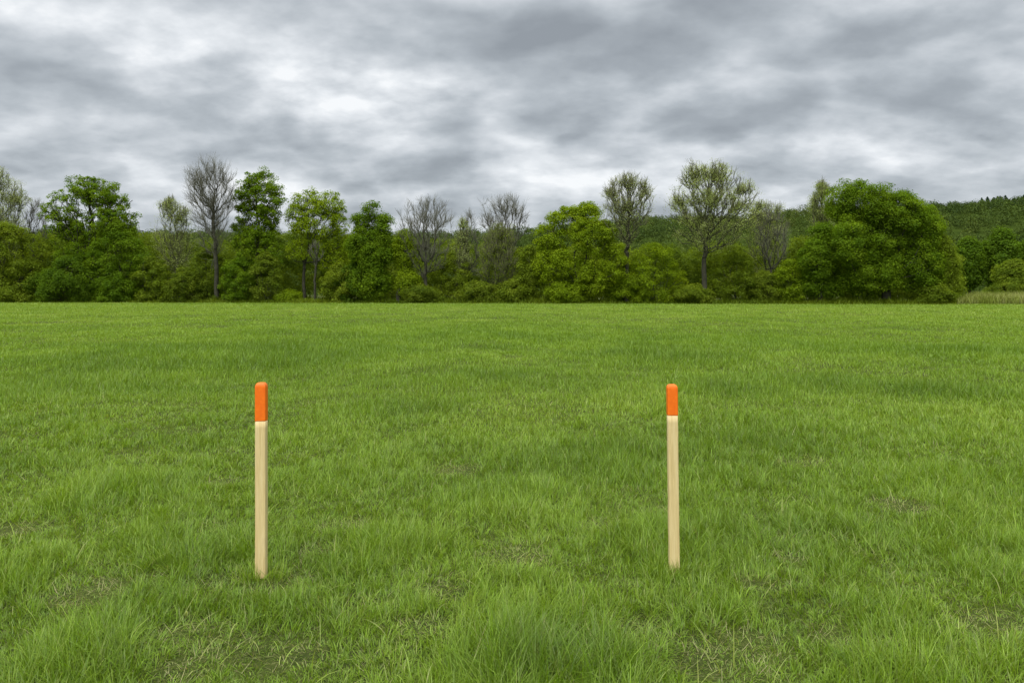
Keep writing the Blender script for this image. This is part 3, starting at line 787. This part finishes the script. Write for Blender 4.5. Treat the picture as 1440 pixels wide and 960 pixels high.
    px = rng.uniform(1318, 1560, n); dy = rng.uniform(1.5, 26, n); Y = edge_depth(px) + dy
    X = (px - 720) / FPX * Y
    hmax = np.interp(px, [1318, 1345, 1372, 1400, 1440, 1560], [0.2, 0.8, 1.5, 1.35, 1.5, 1.6]) * (0.7 + 0.3 * dy / 26)
    var = np.stack([np.clip(0.2 + fbm(X * .5, Y * .3, 33, 2) * .8 + rng.normal(0, .15, n), 0, 1), rng.uniform(0, 1, n)], 1)
    V, Q, Tt, A = blades(rng, X, Y, np.zeros(n), hmax * rng.uniform(.6, 1.1, n), np.full(n, 0.07), rng.uniform(0, 2 * pi, n),
                         np.abs(rng.normal(.1, .15, n)), np.abs(rng.normal(.4, .3, n)), var, 3)
    o = mesh_obj('reeds', V, Q, Tt, M_REED, attr=A)
    o['kind'] = 'stuff'; o['label'] = 'pale tall reeds and rough grass at the right end of the tree row'; o['category'] = 'reeds'
    # ---- rank herbs along the foot of the trees
    n = 26000
    px = rng.uniform(-90, 1345, n); dy = rng.uniform(-0.9, 3.5, n); Y = edge_depth(px) + dy; X = (px - 720) / FPX * Y
    hm_ = 0.25 + 0.75 * fbm(X * .5, Y * .2, 43, 3)
    hm_ = hm_ * smooth(-1.0, 1.0, dy) + 0.1
    var = np.stack([np.clip(fbm(X * .3, Y * .3, 53, 2) * 1.2 - .2 + rng.normal(0, .12, n), 0, 1), rng.uniform(0, 1, n)], 1)
    V, Q, Tt, A = blades(rng, X, Y, np.zeros(n), hm_ * rng.uniform(.6, 1.1, n), np.full(n, 0.10), rng.uniform(0, 2 * pi, n),
                         np.abs(rng.normal(.2, .2, n)), np.abs(rng.normal(.6, .4, n)), var, 2)
    o = mesh_obj('verge_herbs', V, Q, Tt, M_THICK, attr=A)
    o['kind'] = 'stuff'; o['label'] = 'rank green herbs along the foot of the tree row'; o['category'] = 'herbs'


# ------------------------------------------------------------------ stakes
def superellipse_loft(rings, n=40, e=4.0):
    """rings: (z, half width x, half width y, cx, cy)"""
    a = np.arange(n) * 2 * pi / n
    V = []
    for (z, hx, hy, cx, cy) in rings:
        c, s = np.cos(a), np.sin(a)
        x = np.sign(c) * np.abs(c) ** (2 / e) * hx + cx; y = np.sign(s) * np.abs(s) ** (2 / e) * hy + cy
        V.append(np.stack([x, y, np.full(n, z)], 1))
    V = np.concatenate(V)
    Q = []
    for r in range(len(rings) - 1):
        for k in range(n):
            k2 = (k + 1) % n
            Q.append((r * n + k, r * n + k2, (r + 1) * n + k2, (r + 1) * n + k))
    top = len(V); V = np.vstack([V, [[rings[-1][3], rings[-1][4], rings[-1][0] + 0.0004]], [[rings[0][3], rings[0][4], rings[0][0]]]])
    Tt = [((len(rings) - 1) * n + k, (len(rings) - 1) * n + (k + 1) % n, top) for k in range(n)]
    Tt += [((k + 1) % n, k, top + 1) for k in range(n)]
    return V, np.array(Q), np.array(Tt)


def wood_mat():
    m, nt, out = new_mat('pale_pine')
    tc = nt.nodes.new('ShaderNodeTexCoord')
    oi = nt.nodes.new('ShaderNodeObjectInfo')
    ad = nt.nodes.new('ShaderNodeVectorMath'); ad.operation = 'ADD'
    nt.links.new(tc.outputs['Object'], ad.inputs[0]); nt.links.new(oi.outputs['Random'], ad.inputs[1])
    mp = nt.nodes.new('ShaderNodeMapping'); mp.inputs['Scale'].default_value = (1, 1, 0.045)
    nt.links.new(ad.outputs[0], mp.inputs[0])
    n = nt.nodes.new('ShaderNodeTexNoise'); n.inputs['Scale'].default_value = 85; n.inputs['Detail'].default_value = 5; n.inputs['Distortion'].default_value = 0.5
    n2 = nt.nodes.new('ShaderNodeTexNoise'); n2.inputs['Scale'].default_value = 400; n2.inputs['Detail'].default_value = 3
    nt.links.new(mp.outputs[0], n.inputs['Vector']); nt.links.new(mp.outputs[0], n2.inputs['Vector'])
    r = ramp(nt, [(0.25, (0.62, 0.45, 0.190)), (0.5, (0.73, 0.56, 0.265)), (0.75, (0.79, 0.63, 0.33))])
    nt.links.new(n.outputs[0], r.inputs[0])
    r2 = ramp(nt, [(0.3, (0.88, 0.86, 0.84)), (0.7, (1.05, 1.05, 1.05))]); nt.links.new(n2.outputs[0], r2.inputs[0])
    ml = nt.nodes.new('ShaderNodeVectorMath'); ml.operation = 'MULTIPLY'
    nt.links.new(r.outputs[0], ml.inputs[0]); nt.links.new(r2.outputs[0], ml.inputs[1])
    b = nt.nodes.new('ShaderNodeBsdfPrincipled'); b.inputs['Roughness'].default_value = 0.65; b.inputs['Specular IOR Level'].default_value = 0.3
    nt.links.new(ml.outputs[0], b.inputs['Base Color'])
    bp = nt.nodes.new('ShaderNodeBump'); bp.inputs['Strength'].default_value = 0.25; bp.inputs['Distance'].default_value = 0.001
    nt.links.new(n.outputs[0], bp.inputs['Height']); nt.links.new(bp.outputs[0], b.inputs['Normal'])
    nt.links.new(b.outputs[0], out.inputs[0])
    return m


def paint_mat():
    m, nt, out = new_mat('orange_paint')
    tc = nt.nodes.new('ShaderNodeTexCoord')
    n = nt.nodes.new('ShaderNodeTexNoise'); n.inputs['Scale'].default_value = 60; n.inputs['Detail'].default_value = 5
    nt.links.new(tc.outputs['Object'], n.inputs['Vector'])
    r = ramp(nt, [(0.3, (0.88, 0.150, 0.004)), (0.7, (0.96, 0.190, 0.006))]); nt.links.new(n.outputs[0], r.inputs[0])
    b = nt.nodes.new('ShaderNodeBsdfPrincipled'); b.inputs['Roughness'].default_value = 0.5; b.inputs['Specular IOR Level'].default_value = 0.35
    nt.links.new(r.outputs[0], b.inputs['Base Color'])
    bp = nt.nodes.new('ShaderNodeBump'); bp.inputs['Strength'].default_value = 0.15; bp.inputs['Distance'].default_value = 0.001
    nt.links.new(n.outputs[0], bp.inputs['Height']); nt.links.new(bp.outputs[0], b.inputs['Normal'])
    nt.links.new(b.outputs[0], out.inputs[0])
    return m


def build_stakes():
    wm, pm = wood_mat(), paint_mat()
    for (px, by, ty, cy_, w, lab, lean) in [
        (367.6, 811, 537.5, 591, 15.2, 'left pale wooden stake in the grass, with the longer orange painted tip', 0.0),
        (948.2, 808, 540.0, 583, 14.6, 'right pale wooden stake in the grass, leaning slightly left, with the shorter orange painted tip', -0.0125)]:
        Y = CAM_H * FPX / (by - HOR)
        s = Y / FPX
        H = (by - ty) * s; hc = (by - cy_) * s; hw = w * s / 2
        root = empty('marker_stake', ((px - 720) * s, Y, 0), lab, 'stake', 'pair of orange-tipped marker stakes')
        root.rotation_euler = (0, lean, 0)
        rg = np.random.default_rng(int(px))
        rings = [(-0.16, 0.004, 0.004, 0, 0), (-0.02, hw * .88, hw * .7, 0, 0)]
        for k in range(18):
            z = 0.0 + (hc + 0.01) * k / 17
            j = rg.normal(0, 0.0003, 2)
            tp = 1 - 0.04 * max(0, 1 - z / 0.12)
            rings.append((z, hw * 0.985 * tp + j[0], hw * 0.8 * tp, j[1], 0))
        V, Q, Tt = superellipse_loft(rings, 64, 9.0)
        mesh_obj('shaft', V, Q, Tt, wm, root, shade_smooth=True)
        # painted, round-shouldered tip, a coat thicker than the wood
        rings = [(hc - 0.0005, hw * 0.99, hw * .82, 0, 0), (hc + 0.003, hw * 1.012, hw * .822, 0, 0)]
        rs = hw * 0.85
        for k in range(1, 8): rings.append((hc + 0.003 + (H - rs - hc) * k / 8, hw * 1.012, hw * .822, 0, 0))
        for k in range(0, 11):
            a = k / 10 * pi / 2
            f = (1 - 0.60) + 0.60 * math.cos(a) if k < 10 else 0.36
            rings.append((H - rs + rs * math.sin(a), hw * 1.012 * f, hw * .822 * f, 0, 0))
        V, Q, Tt = superellipse_loft(rings, 64, 9.0)
        a48 = np.arange(64)
        run = 0.0008 * np.sin(a48 * 2 * pi / 64 * 2 + px) + 0.0004 * np.sin(a48 * 2 * pi / 64 * 5 + px)
        V[:64, 2] += run; V[64:128, 2] += run       # the coat ends in a slightly wandering line
        o = mesh_obj('painted_tip', V, Q, Tt, pm, root, shade_smooth=True)


# ------------------------------------------------------------------ world, sun, camera
SUN_EL, SUN_AZ = radians(58), radians(200)     # azimuth clockwise from +Y (north)


def build_world():
    w = bpy.data.worlds.new('World'); scene.world = w; w.use_nodes = True
    nt = w.node_tree; nt.nodes.clear(); L = nt.links
    out = nt.nodes.new('ShaderNodeOutputWorld'); bg = nt.nodes.new('ShaderNodeBackground')
    sky = nt.nodes.new('ShaderNodeTexSky'); sky.sky_type = 'NISHITA'; sky.sun_disc = False
    sky.sun_elevation = SUN_EL; sky.sun_rotation = SUN_AZ
    tc = nt.nodes.new('ShaderNodeTexCoord')

    def math_(op, a, b=None, c=None, clamp=False):
        n = nt.nodes.new('ShaderNodeMath'); n.operation = op; n.use_clamp = clamp
        for k, v in enumerate((a, b, c)):
            if v is None: continue
            if isinstance(v, (int, float)): n.inputs[k].default_value = v
            else: L.new(v, n.inputs[k])
        return n.outputs[0]

    def vmath(op, a, b=None, out_='Vector'):
        n = nt.nodes.new('ShaderNodeVectorMath'); n.operation = op
        for k, v in enumerate((a, b)):
            if v is None: continue
            if isinstance(v, tuple): n.inputs[k].default_value = v
            else: L.new(v, n.inputs[k])
        return n.outputs[out_]
    D = vmath('NORMALIZE', tc.outputs['Generated'])
    sp = nt.nodes.new('ShaderNodeSeparateXYZ'); L.new(D, sp.inputs[0])
    x, y, z = sp.outputs
    zc = math_('MAXIMUM', z, 0.0)
    den = math_('ADD', zc, 0.33)
    u = math_('DIVIDE', x, den); v = math_('DIVIDE', y, den)
    cb = nt.nodes.new('ShaderNodeCombineXYZ'); L.new(u, cb.inputs[0]); L.new(v, cb.inputs[1])
    P = cb.outputs[0]

    def noise(scale, detail, rough, dist, offs, stretch=(1, 1, 1)):
        mp = nt.nodes.new('ShaderNodeMapping'); mp.inputs['Location'].default_value = offs; mp.inputs['Scale'].default_value = stretch
        L.new(P, mp.inputs[0])
        n = nt.nodes.new('ShaderNodeTexNoise'); n.inputs['Scale'].default_value = scale
        n.inputs['Detail'].default_value = detail; n.inputs['Roughness'].default_value = rough; n.inputs['Distortion'].default_value = dist
        L.new(mp.outputs[0], n.inputs['Vector']); return n.outputs[0]
    nA = noise(1.9, 7, 0.50, 0.0, (3.7, 1.3, 0.0), (1, 1.1, 1))
    nB = noise(4.6, 8, 0.57, 0.0, (9.2, 4.4, 2.0), (1, 1.15, 1))
    nC = noise(12.5, 6, 0.55, 0.0, (2.1, 7.7, 1.0), (1, 1.2, 1))
    # puffy cloud bases: fractal cells on warped coordinates
    wn = nt.nodes.new('ShaderNodeTexNoise'); wn.inputs['Scale'].default_value = 3.0; wn.inputs['Detail'].default_value = 4
    L.new(P, wn.inputs['Vector'])
    wv = vmath('MULTIPLY', vmath('SUBTRACT', wn.outputs['Color'], (0.5, 0.5, 0.5)), (0.45, 0.35, 0.0))
    vo = nt.nodes.new('ShaderNodeTexVoronoi'); vo.voronoi_dimensions = '2D'; vo.feature = 'SMOOTH_F1'; vo.inputs['Scale'].default_value = 3.4
    vo.inputs['Smoothness'].default_value = 0.7; vo.inputs['Detail'].default_value = 2.0; vo.inputs['Roughness'].default_value = 0.45
    mpv = nt.nodes.new('ShaderNodeMapping'); mpv.inputs['Location'].default_value = (1.3, 0.6, 0); mpv.inputs['Scale'].default_value = (0.85, 1.15, 1)
    mpv.inputs['Rotation'].default_value = (0, 0, 0.35)
    L.new(vmath('ADD', P, wv), mpv.inputs[0]); L.new(mpv.outputs[0], vo.inputs['Vector'])
    vd = vo.outputs['Distance']
    # broad layout of thick and thin cloud, as directions in the sky: (px, py, width px, height px, amount)
    blobs = [(600, 140, 150, 48, .30), (390, 110, 150, 60, .24), (190, 85, 100, 45, .20), (745, 165, 85, 55, -.26), (500, 190, 160, 30, .10), (40, 225, 260, 45, .06), (640, 182, 55, 24, -.42),
             (100, 115, 100, 32, -.20), (860, 45, 260, 60, -.17), (620, 40, 180, 40, -.10), (1330, 90, 150, 50, -.12), (830, 220, 90, 26, .07),
             (1255, 190, 180, 22, .13), (260, 165, 80, 25, -.12), (560, 225, 150, 16, -.08), (1020, 170, 140, 40, -.08), (1260, 10, 80, 30, .12),
             (30, 190, 60, 16, -.15), (700, 270, 600, 30, .07), (450, 250, 300, 22, .07), (1120, 265, 90, 16, .13), (960, 120, 60, 20, .05), (400, 30, 160, 22, .06)]
    acc = None
    for (px, py, sx, sy, amt) in blobs:
        vx, vz = (px - 720) / FPX, (HOR - py) / FPX
        ln = math.sqrt(vx * vx + 1 + vz * vz); dv = (vx / ln, 1 / ln, vz / ln)
        df = vmath('SUBTRACT', D, dv)
        df = vmath('MULTIPLY', df, (FPX / sx, FPX / sx, FPX / sy))
        ls = vmath('DOT_PRODUCT', df, df, 'Value')
        g = math_('MULTIPLY', math_('POWER', 2.718, math_('MULTIPLY', ls, -1.0)), amt)
        acc = g if acc is None else math_('ADD', acc, g)
    t = math_('ADD', math_('MULTIPLY', math_('SUBTRACT', nA, 0.5), 0.70), math_('ADD', math_('ADD', math_('MULTIPLY', math_('SUBTRACT', nC, 0.5), 0.34), math_('MULTIPLY', math_('SUBTRACT', nB, 0.5), 0.80)), math_('MULTIPLY', math_('SUBTRACT', vd, 0.62), 0.70)))
    # broken edges: modulate the layout by the fine noise
    t = math_('ADD', math_('ADD', t, 0.52), math_('MULTIPLY', acc, math_('ADD', math_('MULTIPLY', nB, 1.5), 0.35)))
    cr = ramp(nt, [(0.06, (0.226, 0.250, 0.276)), (0.30, (0.282, 0.310, 0.338)), (0.50, (0.358, 0.390, 0.420)), (0.70, (0.470, 0.500, 0.530)), (0.90, (0.620, 0.646, 0.672)), (1.0, (0.715, 0.733, 0.750))])
    L.new(t, cr.inputs[0])
    # CIE overcast: the zenith is brighter than the horizon (all above the picture)
    zg = math_('MULTIPLY_ADD', math_('SMOOTH_MIN', math_('MAXIMUM', math_('SUBTRACT', z, 0.38), 0.0), 1.0, 0.1), 2.6, 1.0)
    # unseen glow added around the hidden sun, behind the camera, to brighten camera-facing sides
    sdv = (math.sin(SUN_AZ) * math.cos(SUN_EL), math.cos(SUN_AZ) * math.cos(SUN_EL), math.sin(SUN_EL))
    dsun = vmath('DOT_PRODUCT', D, sdv, 'Value')
    zg = math_('ADD', zg, math_('MULTIPLY', math_('POWER', math_('MAXIMUM', dsun, 0.0), 3.0), 2.0))
    cloud = nt.nodes.new('ShaderNodeVectorMath'); cloud.operation = 'SCALE'; L.new(cr.outputs[0], cloud.inputs[0]); L.new(zg, cloud.inputs['Scale'])
    skys = nt.nodes.new('ShaderNodeVectorMath'); skys.operation = 'SCALE'; L.new(sky.outputs[0], skys.inputs[0]); skys.inputs['Scale'].default_value = 0.08
    mx = nt.nodes.new('ShaderNodeMix'); mx.data_type = 'RGBA'; mx.inputs['Factor'].default_value = 0.96
    L.new(skys.outputs[0], mx.inputs['A']); L.new(cloud.outputs[0], mx.inputs['B'])
    L.new(mx.outputs['Result'], bg.inputs[0]); bg.inputs[1].default_value = 1.0
    L.new(bg.outputs[0], out.inputs[0])


def build_light_camera():
    sd = bpy.data.lights.new('sun', 'SUN'); sd.energy = 1.5; sd.angle = radians(25); sd.color = (1.0, 0.97, 0.92)
    so = bpy.data.objects.new('sun', sd); COL.objects.link(so)
    # direction towards the sun
    dx = math.sin(SUN_AZ) * math.cos(SUN_EL); dy = math.cos(SUN_AZ) * math.cos(SUN_EL); dz = math.sin(SUN_EL)
    from mathutils import Vector
    so.rotation_euler = Vector((dx, dy, dz)).to_track_quat('Z', 'Y').to_euler()
    so.location = (0, -10, 30)
    cd = bpy.data.cameras.new('camera'); cd.lens = 28; cd.sensor_width = 36; cd.sensor_fit = 'HORIZONTAL'
    cd.shift_y = -(480 - HOR) / 1440.0
    cd.clip_start = 0.05; cd.clip_end = 6000
    co = bpy.data.objects.new('camera', cd); COL.objects.link(co)
    co.location = (0, 0, CAM_H); co.rotation_euler = (pi / 2, 0, 0)
    scene.camera = co
    vs = scene.view_settings; vs.view_transform = 'Standard'; vs.look = 'None'; vs.gamma = 1; vs.exposure = 0.42


import time
_t = time.time()
build_world(); build_light_camera(); build_ground(); build_stakes()
build_grass(); print('grass', time.time() - _t)
build_backdrop(); print('backdrop', time.time() - _t)
build_trees(); print('trees', time.time() - _t)
scene.render.engine = 'CYCLES'
scene.cycles.max_bounces = 4; scene.cycles.diffuse_bounces = 3; scene.cycles.transmission_bounces = 2
